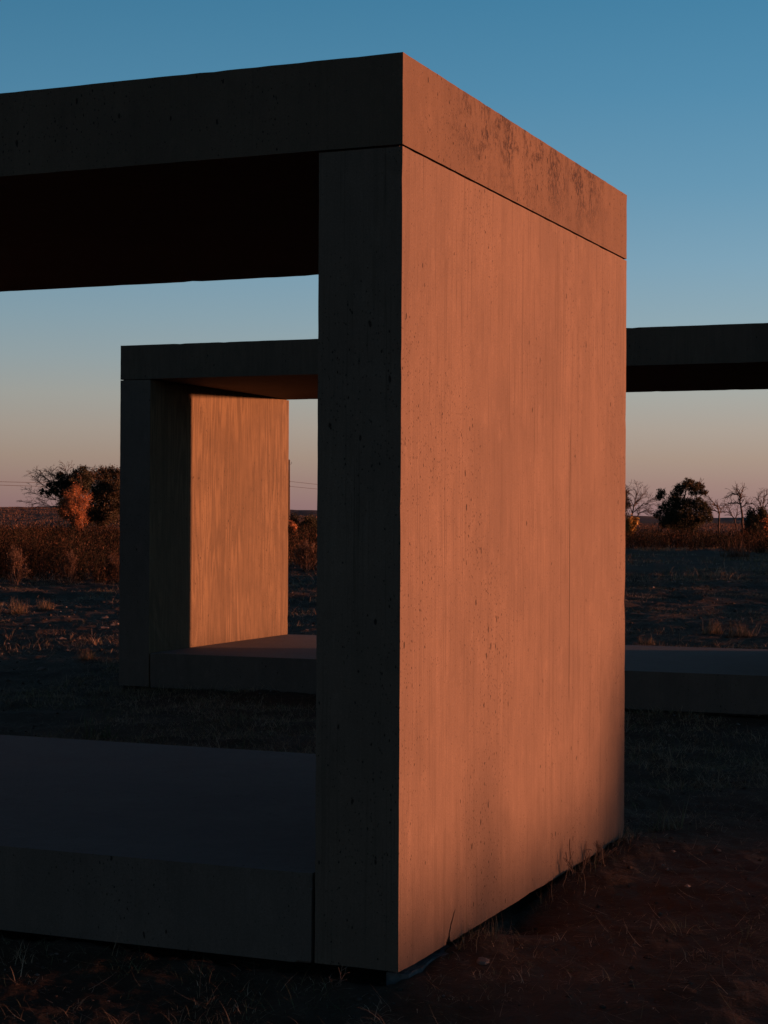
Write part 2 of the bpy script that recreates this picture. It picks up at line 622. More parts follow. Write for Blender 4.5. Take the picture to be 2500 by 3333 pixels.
def frame(name, pos, th, L, x0, x1, zb, m_wall, m_wall2, m_roof, m_floor, label, notch_wall=None):
    root = empty(name, (pos[0], pos[1], zb), -th)
    tag(root, label, 'concrete frame', 'open concrete box frames on the grassland')
    ztop = 2.2445
    for (a, b, mm, is_notch) in ((x0, x0 + T_, m_wall2, notch_wall == 'l'), (x1 - T_, x1, m_wall, notch_wall == 'r')):
        notch = None
        if is_notch:
            notch = [(0.362, 0.0), (0.372, 0.010), (0.384, 0.020), (0.386, 0.030), (0.397, 0.043), (0.399, 0.051), (0.416, 0.066), (0.424, 0.079), (0.445, 0.090),
                     (0.429, 0.073), (0.421, 0.061), (0.405, 0.046), (0.405, 0.039), (0.395, 0.027), (0.397, 0.016), (0.405, 0.0)]
        o = link('wall_slab', poly_prism(chipped(0.0, L, 0.0, ztop, 5 + int(is_notch), notch), 'x', a, b), mm, root)
        if mm is M_wall_b:
            # only the broad faces were cast against plywood; the narrow edges are plain
            o.data.materials.append(M_edge)
            for p in o.data.polygons:
                p.material_index = 0 if abs(p.normal.x) > 0.9 else 1
        j = link('mortar_joint', box_mesh(a + 0.016, b - 0.016, 0.016, L - 0.016, ztop + 0.0005, 2.2495, 0), M_joint, root)
    link('roof_slab', box_mesh(x0, x1, 0.0, L, 2.25, 2.50, 0.005), m_roof, root)
    fl = link('floor_slab', box_mesh(x0 + T_ + 0.011, x1 - T_ - 0.011, 0.001, L - 0.001, 0.0, 0.25, 0.009, 0.0), m_floor, root)
    fl.data.materials.append(M_edge)         # trowelled top, rough cast sides
    for p in fl.data.polygons:
        p.material_index = 0 if p.normal.z > 0.5 else 1
    link('footing', box_mesh(x0 + 0.40, x1 - 0.40, 0.40, L - 0.40, -0.5, -0.002, 0), M_foot, root)
    return root


frame_a = frame('concrete_frame', A_POS, A_TH, A_L, -5.0, 0.0, 0.0, M_wall_a, M_wall_b, M_roof_a, M_floor,
                'large near concrete frame whose end wall glows orange in the low sun', 'r')
frame_b = frame('concrete_frame', B_POS, B_TH, B_L, 0.0, 5.0, -0.003, M_wall_b, M_wall_b, M_roof_b, M_floor,
                'farther concrete frame seen behind, half its inner wall sunlit')


def footing_lip():
    r = random.Random(4)
    out = []
    # around the near corner, in the frame's own x,y
    out.append((-0.06, 0.06))
    for k in range(8):
        out.append((0.014 + r.uniform(-0.014, 0.012), 0.06 + k * 0.046))
    out += [(-0.02, 0.43), (-0.06, 0.43)]
    o = link('footing_edge', poly_prism(out, 'z', -0.12, -0.016, 0), M_foot, frame_a)
    o['label'] = 'broken pale edge of the footing showing under the near corner'


footing_lip()


# ------------------------------------------------------------------ blades, straw, weeds
def blades(base, height, width, azim, lean, curl, color, seg=3):
    """curved tapering strips; all inputs are arrays over the blades"""
    n = len(base)
    lev = np.linspace(0, 1, seg + 1)
    d = np.stack([np.cos(azim), np.sin(azim), np.zeros(n)], -1)
    side = np.stack([-np.sin(azim), np.cos(azim), np.zeros(n)], -1)
    verts, cols = [], []
    for k, s in enumerate(lev):
        ang = lean + curl * s
        if k == 0:
            p = base.copy()
        else:
            ds = (lev[k] - lev[k - 1]) * height
            p = p + d * (np.sin(ang) * ds)[:, None]
            p[:, 2] += np.cos(ang) * ds
        w = width * (1 - 0.85 * s) * 0.5
        verts.append(p - side * w[:, None])
        verts.append(p + side * w[:, None])
        cols += [color, color]
    V = np.stack(verts, 1)                 # n, 2*(seg+1), 3
    C = np.stack(cols, 1)
    m = 2 * (seg + 1)
    off = (np.arange(n) * m)[:, None]
    T = []
    for k in range(seg):
        a = 2 * k
        T.append(np.stack([off[:, 0] + a, off[:, 0] + a + 1, off[:, 0] + a + 3], -1))
        T.append(np.stack([off[:, 0] + a, off[:, 0] + a + 3, off[:, 0] + a + 2], -1))
    return V.reshape(-1, 3), np.concatenate(T), C.reshape(-1, 3)


def merge(parts):
    V, T, C, n = [], [], [], 0
    for v, t, c in parts:
        V.append(v)
        T.append(t + n)
        C.append(c)
        n += len(v)
    return np.concatenate(V), np.concatenate(T), np.concatenate(C)


STRAW = np.array([(0.30, 0.22, 0.14), (0.24, 0.18, 0.12), (0.20, 0.13, 0.08), (0.16, 0.14, 0.08), (0.12, 0.13, 0.07), (0.34, 0.27, 0.19)])


def pick(pal, n, r, jitter=0.2):
    c = pal[r.randint(0, len(pal), n)]
    return c * (1 + jitter * (r.rand(n, 1) - 0.5) * 2)


def in_view(n, y0, y1, r, margin=0.03, power=1.0):
    """points over the ground wedge the lens covers, with a margin"""
    u = r.rand(n)
    a = y0 ** (2 * power)
    b = y1 ** (2 * power)
    y = (a + u * (b - a)) ** (1 / (2 * power))
    x = (r.rand(n) * 2 - 1) * (0.2126 + margin) * y
    return x, y


def outside(x, y, pad=0.02):
    ax, ay = to_a(x, y)
    bx, by = to_b(x, y)
    ina = (ax > -5 - pad) & (ax < pad) & (ay > -pad) & (ay < A_L + pad)
    inb = (bx > -pad) & (bx < 5 + pad) & (by > -pad) & (by < B_L + pad)
    return ~(ina | inb)


M_grass = tint_mat('dry_grass_blades', 0.85, 0.2)


def grass_field(name, label, y0, y1, tufts, per, hgt, wid, seed, straw=0, power=1.0, cover=0.0, pal=STRAW, radius=0.06):
    r = np.random.RandomState(seed)
    x, y = in_view(tufts, y0, y1, r, power=power)
    keep = outside(x, y) & (sines(x, y, 1.6 + y0 * 0.12, 6, seed + 50) > cover)
    x, y = x[keep], y[keep]
    k = r.poisson(per, len(x)) + 2
    idx = np.repeat(np.arange(len(x)), k)
    size = (0.45 + 0.9 * r.rand(len(x)) ** 2)[idx]
    bx = x[idx] + r.randn(len(idx)) * radius * size
    by = y[idx] + r.randn(len(idx)) * radius * size
    ok = outside(bx, by, 0.005)
    bx, by, size, idx = bx[ok], by[ok], size[ok], idx[ok]
    n = len(bx)
    base = np.stack([bx, by, ground_h(bx, by) - 0.004], -1)
    tone = pick(pal, len(x), r)[idx]
    col = tone * (0.75 + 0.5 * r.rand(n, 1))
    parts = [blades(base, hgt * size * (0.4 + 0.9 * r.rand(n)), wid * (0.6 + 0.8 * r.rand(n)), r.rand(n) * 6.283,
                    0.15 + 0.7 * r.rand(n), 0.3 + 1.5 * r.rand(n), col)]
    if straw:
        sx, sy = in_view(straw, y0, y1, r, power=power)
        kp = outside(sx, sy, 0.03)
        sx, sy = sx[kp], sy[kp]
        n = len(sx)
        base = np.stack([sx, sy, ground_h(sx, sy) + 0.003 + 0.012 * r.rand(n)], -1)
        parts.append(blades(base, hgt * (0.4 + 2.0 * r.rand(n) ** 3), wid * (0.5 + 0.5 * r.rand(n)), r.rand(n) * 6.283,
                            1.25 + 0.35 * r.rand(n), 0.3 * r.randn(n), pick(pal, n, r), seg=4))
    v, t, c = merge(parts)
    o = link(name, mesh_np(name, v, t, c), M_grass)
    tag(o, label, 'grass', kind='stuff')


grass_field('dry_grass', 'thin dry grass and fallen straw in the dark foreground', 4.3, 9.5, 1900, 10, 0.055, 0.0022, 11, straw=9000, cover=-0.3, radius=0.035)
grass_field('dry_grass', 'matted dry grass between the two concrete frames', 8.4, 16.0, 6500, 11, 0.075, 0.0032, 12, straw=12000, cover=-0.45, radius=0.06)
grass_field('dry_grass', 'scattered dry tufts on the bare ground behind the farther frame', 15.0, 42.0, 7500, 15, 0.085, 0.0055, 13, straw=24000, cover=0.10, radius=0.13)
grass_field('dry_grass', 'low dry grass in front of the distant scrub', 36.0, 82.0, 5200, 12, 0.20, 0.014, 14, straw=0, cover=0.1, radius=0.25)

grass_field('dry_grass', 'reddish far grassland between the scrub and the ridge', 125.0, 420.0, 15000, 8, 0.42, 0.05, 15, straw=0, cover=-0.4, radius=0.8,
            pal=np.array([(0.20, 0.12, 0.08), (0.16, 0.10, 0.07)]))

BRUSH = np.array([(0.048, 0.026, 0.016), (0.036, 0.022, 0.014), (0.034, 0.026, 0.016), (0.024, 0.022, 0.013), (0.075, 0.040, 0.024), (0.020, 0.020, 0.012)])
M_weed = tint_mat('dry_weed', 0.95, 0.0, 0.05)


def weeds_mesh(x, y, h, r, stems=9, flecks=46, spread=0.22, stem_w=0.010, fleck=0.035, pal=BRUSH, lean=0.35):
    n = len(x)
    tone = pick(pal, n, r, 0.3) * np.clip(1 + 0.75 * sines(x, y * 0.4, 3.0, 5, 55), 0.25, 2.4)[:, None]
    ks = np.repeat(np.arange(n), stems)
    m = len(ks)
    az = r.rand(m) * 6.283
    rad = spread * np.sqrt(r.rand(m)) * 0.35
    bx, by = x[ks] + np.cos(az) * rad, y[ks] + np.sin(az) * rad
    base = np.stack([bx, by, ground_h(bx, by) - 0.02], -1)
    hh = h[ks] * (0.55 + 0.5 * r.rand(m))
    p1 = blades(base, hh, np.full(m, stem_w), az, lean * r.rand(m), 0.5 * r.randn(m), tone[ks] * (0.8 + 0.6 * r.rand(m, 1)), seg=2)
    kf = np.repeat(np.arange(n), flecks)
    m = len(kf)
    s = r.rand(m) ** 0.75
    az = r.rand(m) * 6.283
    rad = spread * (0.25 + 0.9 * s) * np.sqrt(r.rand(m)) * (0.6 + h[kf])
    cx, cy = x[kf] + np.cos(az) * rad, y[kf] + np.sin(az) * rad
    c = np.stack([cx, cy, ground_h(x[kf], y[kf]) + h[kf] * s * (0.75 + 0.35 * r.rand(m))], -1)
    V = c[:, None, :] + r.randn(m, 3, 3) * (fleck * (0.5 + r.rand(m)))[:, None, None] * np.array([0.55, 0.55, 1.5])
    T = np.arange(m * 3).reshape(-1, 3)
    C = np.repeat((tone[kf] * (0.6 + 0.8 * r.rand(m, 1)))[:, None, :], 3, 1)
    return merge([p1, (V.reshape(-1, 3), T, C.reshape(-1, 3))])


def brush_band():
    r = np.random.RandomState(21)
    n = 6000
    y = 34 + (r.rand(n) ** 1.25) * 80
    x = (r.rand(n) * 2 - 1) * 0.27 * y
    bearing = x / y
    front = np.interp(bearing, [-0.25, -0.13, -0.04, 0.13, 0.25], [36, 37, 44, 74, 66])
    keep = y > front + 2.0 * sines(x, y, 6, 5, 77)
    x, y = x[keep], y[keep]
    hmax = np.interp(x / y, [-0.25, -0.1, 0.0, 0.13, 0.2, 0.25], [1.12, 1.12, 1.0, 1.06, 1.0, 1.08])
    h = hmax * (0.50 + 0.30 * r.rand(len(x)) + 0.20 * sines(x, y, 9, 5, 78) + 0.16 * sines(x, y, 2.6, 5, 79))
    # outliers: single stalks and low gaps
    h *= np.where(r.rand(len(x)) < 0.06, 1.25, 1.0)
    h = np.clip(h, 0.18, 1.2)
    near = y < 58
    dark = np.array([0.72, 0.70, 0.72])
    v, t, c = merge([weeds_mesh(x[near], y[near], h[near], r, stems=14, flecks=260, spread=0.42, stem_w=0.006, fleck=0.012, pal=BRUSH * dark),
                     weeds_mesh(x[~near], y[~near], h[~near], r, stems=9, flecks=120, spread=0.45, stem_w=0.009, fleck=0.021, pal=BRUSH * dark)])
    o = link('scrub', mesh_np('scrub', v, t, c), M_weed)
    tag(o, 'band of tall rust-brown dry scrub across the far edge of the field', 'scrub', kind='stuff')


brush_band()


def sunside_brush():
    # unseen scrub added right of the picture, heights shaped to shade the frames' feet
    r = np.random.RandomState(31)
    n = 4900
    x = 36 + r.rand(n) * 40
    y = -4 + r.rand(n) * 74
    y[:1100] = 7.0 + 3.6 * r.rand(1100)      # denser thicket added to keep sun off the near floor slab
    keep = (x > 38 + 3 * sines(x, y, 12, 4, 90)) & (x / np.maximum(y, 0.1) > 0.28)
    x, y = x[keep], y[keep]
    hm = np.interp(y, [-4, 4.4, 5.4, 6.1, 6.9, 7.3, 9.6, 10.8, 12, 16, 22, 36, 70], [0.90, 0.88, 0.90, 0.98, 1.17, 1.50, 1.56, 1.10, 0.93, 0.82, 0.76, 0.82, 1.0])
    h = np.clip(hm * (0.86 + 0.14 * r.rand(len(x)) + 0.09 * sines(x, y, 5, 5, 91)), 0.3, 1.9)
    v, t, c = weeds_mesh(x, y, h, r, stems=12, flecks=80, spread=0.45, stem_w=0.018, fleck=0.052)
    o = link('scrub', mesh_np('scrub', v, t, c), M_weed)
    tag(o, 'unseen dry scrub right of the frames, added to shade their feet', 'scrub', kind='stuff')


sunside_brush()


# ------------------------------------------------------------------ trees
M_bark = plain_mat('bark', (0.045, 0.034, 0.028), (0.085, 0.066, 0.055), 12, bump=0.5, dist=0.02)
M_leaf = tint_mat('leaves', 0.75, 0.3, 0.3)


def tubes(segs, sides=5):
    segs = [s for s in segs]
    n = len(segs)
    p0 = np.array([s[0] for s in segs])
    p1 = np.array([s[1] for s in segs])
    r0 = np.array([s[2] for s in segs])
    r1 = np.array([s[3] for s in segs])
    d = p1 - p0
    d /= np.linalg.norm(d, axis=1)[:, None] + 1e-9
    up = np.where(np.abs(d[:, 2:3]) > 0.9, np.array([[1.0, 0, 0]]), np.array([[0, 0, 1.0]]))
    u = np.cross(d, up)
    u /= np.linalg.norm(u, axis=1)[:, None] + 1e-9
    w = np.cross(d, u)
    a = np.arange(sides) / sides * 6.283
    ring = u[:, None, :] * np.cos(a)[None, :, None] + w[:, None, :] * np.sin(a)[None, :, None]
    V = np.concatenate([p0[:, None, :] + ring * r0[:, None, None], p1[:, None, :] + ring * r1[:, None, None]], 1)
    off = np.arange(n) * 2 * sides
    T = []
    for k in range(sides):
        k2 = (k + 1) % sides
        T.append(np.stack([off + k, off + k2, off + sides + k2], -1))
        T.append(np.stack([off + k, off + sides + k2, off + sides + k], -1))
    return V.reshape(-1, 3), np.concatenate(T)


def grow(r, start, d, length, rad, depth, segs, tips, spread=0.6, droop=0.0, ratio=0.74, kids=(2, 3), wob=0.18, up=0.0, min_r=0.004):
    p = np.array(start, float)
    d = np.array(d, float)
    d /= np.linalg.norm(d)
    k = 3
    for i in range(k):
        d = d + np.array([r.gauss(0, wob), r.gauss(0, wob), r.gauss(0, wob) - droop + up])
        d /= np.linalg.norm(d)
        q = p + d * length / k
        ra, rb = rad * (1 - 0.28 * i / k), rad * (1 - 0.28 * (i + 1) / k)
        segs.append((p, q, max(ra, min_r), max(rb, min_r)))
        if depth <= 2:
            tips.append((q, depth))
        p = q
        if depth > 0 and i < k - 1 and r.random() < 0.65:
            dd = d + np.array([r.gauss(0, spread), r.gauss(0, spread), r.gauss(0, spread * 0.6)])
            grow(r, p, dd, length * ratio * r.uniform(0.6, 0.95), rb * 0.6, depth - 1, segs, tips, spread, droop, ratio, kids, wob, up, min_r)
    if depth > 0:
        for _ in range(r.randint(*kids)):
            dd = d + np.array([r.gauss(0, spread), r.gauss(0, spread), r.gauss(0, spread * 0.7)])
            grow(r, p, dd, length * ratio * r.uniform(0.75, 1.1), rad * 0.62, depth - 1, segs, tips, spread, droop, ratio, kids, wob, up, min_r)


def fit(segs, tips, height, width, gx, gy, sink=0.05, lean=0.0):
    """scale the grown skeleton to its true height and width and stand it at gx, gy"""
    P = np.array([s[1] for s in segs])
    zmax = np.percentile(P[:, 2], 99.5)
    hw = (np.percentile(P[:, 0], 99) - np.percentile(P[:, 0], 1))
    sz, sx = height / zmax, width / hw
    cx = 0.5 * (np.percentile(P[:, 0], 99) + np.percentile(P[:, 0], 1))
    gz = float(ground_h(gx, gy)) - sink

    def f(p):
        k = min(1.0, max(0.0, p[2] / (0.35 * zmax)))
        return np.array([(p[0] - cx * k) * sx + lean * p[2] * sz, p[1] * sx, p[2] * sz])
    S = [(f(a), f(b), ra, rb) for a, b, ra, rb in segs]
    Tp = [(f(p), d) for p, d in tips]
    return S, Tp, gz


def leaves(tips, per, size, spread, pal, r, keep=None, clump=None):
    pts = np.array([p for p, d in tips])
    if keep is not None:
        pts = pts[keep(pts)]
    if clump:
        # leafy clumps with bare gaps between
        nrm = sines(pts[:, 0] + 9, pts[:, 2] + pts[:, 1] * 0.7, clump[0], 6, clump[2])
        pts = pts[nrm > clump[1]]
    k = np.repeat(np.arange(len(pts)), per)
    m = len(k)
    c = pts[k] + r.randn(m, 3) * spread
    V = c[:, None, :] + r.randn(m, 3, 3) * (size * (0.6 + 0.8 * r.rand(m)))[:, None, None]
    tone = pick(pal, len(pts), r, 0.35)[k] * (0.6 + 0.8 * r.rand(m, 1))
    return V.reshape(-1, 3), np.arange(m * 3).reshape(-1, 3), np.repeat(tone[:, None, :], 3, 1).reshape(-1, 3)


def plant(name, label, cat, group, gx, gy, height, width, seed, stems=1, depth=4, trunk_r=0.09, leaf=None, spread=0.6, droop=0.0,
          up=0.03, stem_angle=0.5, lean=0.0, length=1.0, wob=0.18, min_r=0.006, kids=(2, 3), part='trunk', bark=None, rot=0.0):
    r = random.Random(seed)
    segs, tips = [], []
    for s in range(stems):
        a = 6.283 * s / max(stems, 1) + r.uniform(-0.5, 0.5)
        k = stem_angle if stems > 1 else 0.05
        grow(r, (0, 0, 0), (math.cos(a) * k, math.sin(a) * k, 1.0), length, trunk_r, depth, segs, tips, spread, droop, 0.74, kids, wob, up, min_r)
    S, Tp, gz = fit(segs, tips, height, width, gx, gy, lean=lean)
    root = empty(name, (gx, gy, gz))
    tag(root, label, cat, group)
    v, t = tubes(S)
    link(part, mesh_np(part, v, t, smooth=True), bark or M_bark, root)
    if leaf:
        rr = np.random.RandomState(seed)
        v, t, c = leaves(Tp, r=rr, **leaf)
        link('crown', mesh_np('crown', v, t, c), M_leaf, root)
    return root


DARKGREEN = np.array([(0.030, 0.034, 0.018), (0.036, 0.034, 0.018), (0.024, 0.030, 0.016), (0.050, 0.040, 0.022)])
OLIVE = np.array([(0.045, 0.040, 0.022), (0.060, 0.044, 0.026), (0.034, 0.034, 0.018), (0.07, 0.05, 0.028)])
ORANGE = np.array([(0.30, 0.125, 0.055), (0.36, 0.15, 0.06), (0.22, 0.09, 0.045), (0.36, 0.17, 0.07)])
YELLOW = np.array([(0.34, 0.20, 0.05), (0.28, 0.17, 0.05), (0.36, 0.24, 0.07)])
M_palebark = plain_mat('pale_bark', (0.09, 0.062, 0.045), (0.15, 0.105, 0.078), 12, bump=0.4, dist=0.02)

G = 'trees beyond the scrub'


def limb_tree(name, label, d, limbs, seed, trunk_r=0.10, twig=0.55, twigs=2, depth=2, droop=0.03, lobes=(), pal=None, leaf_n=260, leaf_size=0.031, bark=None, spread_y=0.7, min_r=0.010, base_px=None):
    """a tree at its real distance: main limbs given by their course, with twigs grown off them and leafy lobes"""
    r = random.Random(seed)
    rr = np.random.RandomState(seed)
    bpx = base_px if base_px is not None else limbs[0][0][0]
    gx = at(bpx, d)
    gz = float(ground_h(gx, d)) - 0.05
    segs, tips = [], []

    def loc(px, py, dy):
        return np.array([at(px, d) - gx, dy, at(px, d, py)[1] - gz])
    for li, pts in enumerate(limbs):
        slope = 0.0 if li == 0 else r.uniform(-spread_y, spread_y)
        P = []
        for k, (px, py) in enumerate(pts):
            p = loc(px, py, slope * k / max(1, len(pts) - 1) + r.uniform(-0.05, 0.05))
            P.append(p)
        if li == 0:
            P[0][2] = 0.0
        # smooth the course
        Q = []
        for a, b in zip(P[:-1], P[1:]):
            for t in (0.0, 0.34, 0.67):
                Q.append(a * (1 - t) + b * t + np.array([r.gauss(0, 0.015), r.gauss(0, 0.03), r.gauss(0, 0.015)]))
        Q.append(P[-1])
        r0 = trunk_r if li == 0 else trunk_r * r.uniform(0.35, 0.5)
        n = len(Q) - 1
        for k in range(n):
            ra, rb = r0 * (1 - 0.8 * k / n), r0 * (1 - 0.8 * (k + 1) / n)
            segs.append((Q[k], Q[k + 1], max(ra, min_r), max(rb, min_r)))
            tips.append((Q[k + 1], 0))
            if (li > 0 or k > n * 0.45):
                for _ in range(twigs if r.random() < 0.85 else 0):
                    dd = (Q[k + 1] - Q[k]) / (np.linalg.norm(Q[k + 1] - Q[k]) + 1e-6)
                    dd = dd + np.array([r.gauss(0, 0.55), r.gauss(0, 0.55), r.gauss(0.15, 0.5)])
                    grow(r, Q[k + 1], dd, twig * r.uniform(0.5, 1.1), max(rb * 0.5, min_r * 1.1), depth - 1, segs, tips, 0.45, droop, 0.7, (1, 2), 0.14, 0.0, min_r)
    root = empty(name, (gx, d, gz))
    tag(root, label, 'tree', G)
    v, t = tubes(segs)
    link('trunk', mesh_np('trunk', v, t, smooth=True), bark or M_bark, root)
    if lobes:
        pv, pc = [], []
        for (px, py, rad) in lobes:
            c = loc(px, py, r.uniform(-0.6, 0.6))
            R_ = 1.12 * rad / F_PX * d
            m = int(9.0 * leaf_n * (rad / 30.0) ** 2)
            # leaves gather in small sprays inside the lobe, leaving gaps
            sp = max(10, m // 24)
            q = rr.randn(sp, 3)
            q /= np.linalg.norm(q, axis=1)[:, None]
            q = c + q * (R_ * (0.35 + 0.65 * rr.rand(sp, 1))) * np.array([1, 1.1, 0.95])
            k = rr.randint(0, sp, m)
            pts = q[k] + rr.randn(m, 3) * R_ * 0.15
            tri = pts[:, None, :] + rr.randn(m, 3, 3) * (leaf_size * (0.6 + 0.8 * rr.rand(m)))[:, None, None]
            tone = pick(pal, sp, rr, 0.35)[k] * (0.6 + 0.8 * rr.rand(m, 1))
            pv.append(tri.reshape(-1, 3))
            pc.append(np.repeat(tone[:, None, :], 3, 1).reshape(-1, 3))
        V = np.concatenate(pv)
        link('crown', mesh_np('crown', V, np.arange(len(V)).reshape(-1, 3), np.concatenate(pc)), M_leaf, root)
    return root


# left group
limb_tree('bare_tree', 'spreading half-bare tree with drooping twigs and dark clumps, left of the orange sapling', 92,
          [[(272, 1700), (262, 1660), (248, 1630), (235, 1600), (222, 1565), (214, 1535)],
           [(255, 1645), (215, 1610), (160, 1590), (112, 1556)],
           [(250, 1640), (200, 1630), (150, 1622), (100, 1600)],
           [(245, 1630), (205, 1590), (165, 1566), (125, 1545)],
           [(258, 1655), (215, 1650), (160, 1648), (95, 1636)],
           [(240, 1610), (200, 1570), (180, 1555), (165, 1540)],
           [(250, 1620), (262, 1580), (280, 1555), (292, 1545)]],
          401, trunk_r=0.085, twig=0.42, twigs=4, depth=3, droop=0.05, min_r=0.0055, pal=DARKGREEN, leaf_n=300,
          lobes=((163, 1578, 13), (200, 1548, 16), (188, 1580, 19), (150, 1606, 12), (216, 1572, 20), (235, 1545, 18), (265, 1535, 18), (240, 1600, 24), (140, 1600, 9), (205, 1610, 22), (222, 1590, 24), (180, 1600, 14), (250, 1570, 24), (280, 1560, 24), (270, 1590, 26), (225, 1640, 24), (195, 1640, 14)))
limb_tree('leafy_tree', 'dark olive leafy tree behind the orange sapling, cut off by the farther frame', 97,
          [[(345, 1700), (342, 1660), (338, 1620), (345, 1570)], [(342, 1650), (310, 1610), (290, 1570)], [(342, 1650), (380, 1610), (420, 1570)], [(340, 1630), (320, 1590), (310, 1550)], [(343, 1640), (375, 1590), (385, 1550)]],
          402, trunk_r=0.13, twig=0.5, twigs=2, depth=2, pal=OLIVE, leaf_n=330, leaf_size=0.030,
          lobes=((330, 1545, 26), (362, 1540, 26), (300, 1552, 24), (392, 1556, 28), (285, 1580, 24), (345, 1578, 32), (385, 1595, 34), (318, 1605, 32), (352, 1625, 36), (395, 1640, 36), (315, 1655, 34), (365, 1672, 34), (425, 1600, 36), (290, 1690, 26), (335, 1690, 30)))
d = 84
plant('orange_sapling', 'upright sapling with glowing orange leaves in front of the dark tree', 'tree', G, at(240, d), d, 2.85, 1.15, 103,
      stems=3, depth=4, trunk_r=0.035, spread=0.42, up=0.10, stem_angle=0.22, min_r=0.006,
      leaf=dict(per=24, size=0.018, spread=0.09, pal=ORANGE, clump=(0.45, 0.0, 7)))
# middle gap
d = 100
plant('dark_shrub', 'dark shrub at the horizon in the gap left of the near frame', 'shrub', G, at(985, d), d, 1.45, 1.6, 104,
      stems=4, depth=3, trunk_r=0.04, spread=0.6, stem_angle=0.7, min_r=0.008,
      leaf=dict(per=20, size=0.032, spread=0.12, pal=DARKGREEN))
d = 88
plant('orange_sapling', 'small orange bush at the foot of the utility pole', 'shrub', G, at(938, d), d, 1.05, 0.62, 105,
      stems=3, depth=3, trunk_r=0.02, spread=0.5, stem_angle=0.5, min_r=0.006,
      leaf=dict(per=12, size=0.045, spread=0.06, pal=ORANGE))
# right group
d = 112
limb_tree('leafy_tree', 'dark rounded evergreen tree with sky holes, right of the near frame', 112,
          [[(2222, 1735), (2220, 1690), (2226, 1640), (2232, 1590)], [(2221, 1700), (2185, 1650), (2158, 1608)], [(2221, 1690), (2255, 1640), (2272, 1585)], [(2221, 1700), (2270, 1670), (2300, 1650)], [(2221, 1705), (2180, 1690), (2145, 1665)]],
          403, trunk_r=0.14, twig=0.4, twigs=2, depth=2, pal=DARKGREEN, leaf_n=420, leaf_size=0.030,
          lobes=((2248, 1570, 16), (2232, 1578, 18), (2215, 1590, 18), (2262, 1585, 16), (2280, 1585, 15), (2287, 1603, 13), (2155, 1605, 15), (2148, 1618, 10), (2205, 1612, 20), (2258, 1600, 17), (2190, 1635, 22), (2215, 1645, 26),
                 (2250, 1640, 20), (2272, 1640, 22), (2295, 1655, 19), (2160, 1650, 18), (2180, 1668, 26), (2225, 1680, 34), (2270, 1680, 30), (2145, 1672, 15), (2300, 1682, 17), (2200, 1700, 34), (2250, 1705, 30), (2165, 1700, 22)))
limb_tree('bare_tree', 'leafless spreading tree just right of the glowing wall', 116,
          [[(2052, 1735), (2055, 1690), (2060, 1660), (2068, 1625), (2075, 1592)],
           [(2058, 1672), (2080, 1650), (2100, 1640), (2118, 1628)],
           [(2062, 1650), (2085, 1622), (2098, 1608)],
           [(2070, 1700), (2078, 1672), (2098, 1662), (2120, 1672)],
           [(2058, 1665), (2045, 1630), (2040, 1600)]],
          404, trunk_r=0.075, twig=0.42, twigs=3, depth=3, droop=0.02, min_r=0.006)
limb_tree('leafy_tree', 'brown leafy tree mostly hidden by the edge of the glowing wall', 121,
          [[(2012, 1735), (2012, 1680), (2018, 1620)], [(2012, 1680), (2030, 1640), (2040, 1600)]], 405, trunk_r=0.10, pal=OLIVE,
          lobes=((2020, 1600, 24), (2035, 1610, 16), (2010, 1630, 30), (2032, 1640, 20), (2015, 1670, 30)))
d = 98
plant('yellow_sapling', 'little yellow-leaved sapling below the leafless tree by the wall', 'shrub', G, at(2057, d), d, 1.42, 0.55, 109,
      stems=2, depth=3, trunk_r=0.02, spread=0.4, stem_angle=0.25, min_r=0.006,
      leaf=dict(per=9, size=0.045, spread=0.06, pal=YELLOW))
limb_tree('bare_tree', 'leafless tree with arching twigs right of the round evergreen', 114,
          [[(2341, 1745), (2340, 1700), (2341, 1672), (2338, 1658), (2325, 1640), (2305, 1618)],
           [(2340, 1668), (2322, 1660), (2308, 1662), (2298, 1676)],
           [(2341, 1672), (2350, 1655), (2362, 1650)],
           [(2330, 1646), (2315, 1640), (2300, 1644)]],
          406, trunk_r=0.075, twig=0.40, twigs=3, depth=2, droop=0.08, min_r=0.006)
limb_tree('bare_tree', 'small bent leafless tree between two taller bare ones', 118,
          [[(2400, 1745), (2396, 1710), (2388, 1685), (2374, 1668), (2356, 1664)],
           [(2392, 1695), (2398, 1670), (2396, 1650)], [(2382, 1676), (2372, 1656), (2360, 1648)]],
          407, trunk_r=0.065, twig=0.40, twigs=3, depth=2, droop=0.08, min_r=0.006)
limb_tree('bare_tree', 'tallest leafless tree with a straight trunk near the right edge', 112,
          [[(2419, 1745), (2418, 1700), (2415, 1660), (2409, 1635), (2411, 1612), (2418, 1590)],
           [(2409, 1640), (2395, 1635), (2372, 1638), (2352, 1650)],
           [(2410, 1620), (2400, 1608), (2382, 1606), (2367, 1618)],
           [(2413, 1652), (2428, 1638), (2448, 1640), (2466, 1655)],
           [(2410, 1612), (2404, 1598), (2402, 1588)]],
          408, trunk_r=0.095, twig=0.36, twigs=3, depth=2, droop=0.06, min_r=0.006)
limb_tree('bare_tree', 'leafless tree rising behind the dark bush at the right edge', 120,
          [[(2484, 1745), (2484, 1690), (2482, 1650), (2486, 1625), (2496, 1608)],
           [(2483, 1660), (2472, 1635), (2470, 1618), (2482, 1606)], [(2484, 1655), (2500, 1635), (2515, 1620)]],
          409, trunk_r=0.07, twig=0.40, twigs=3, depth=2, droop=0.06, min_r=0.006)
d = 106
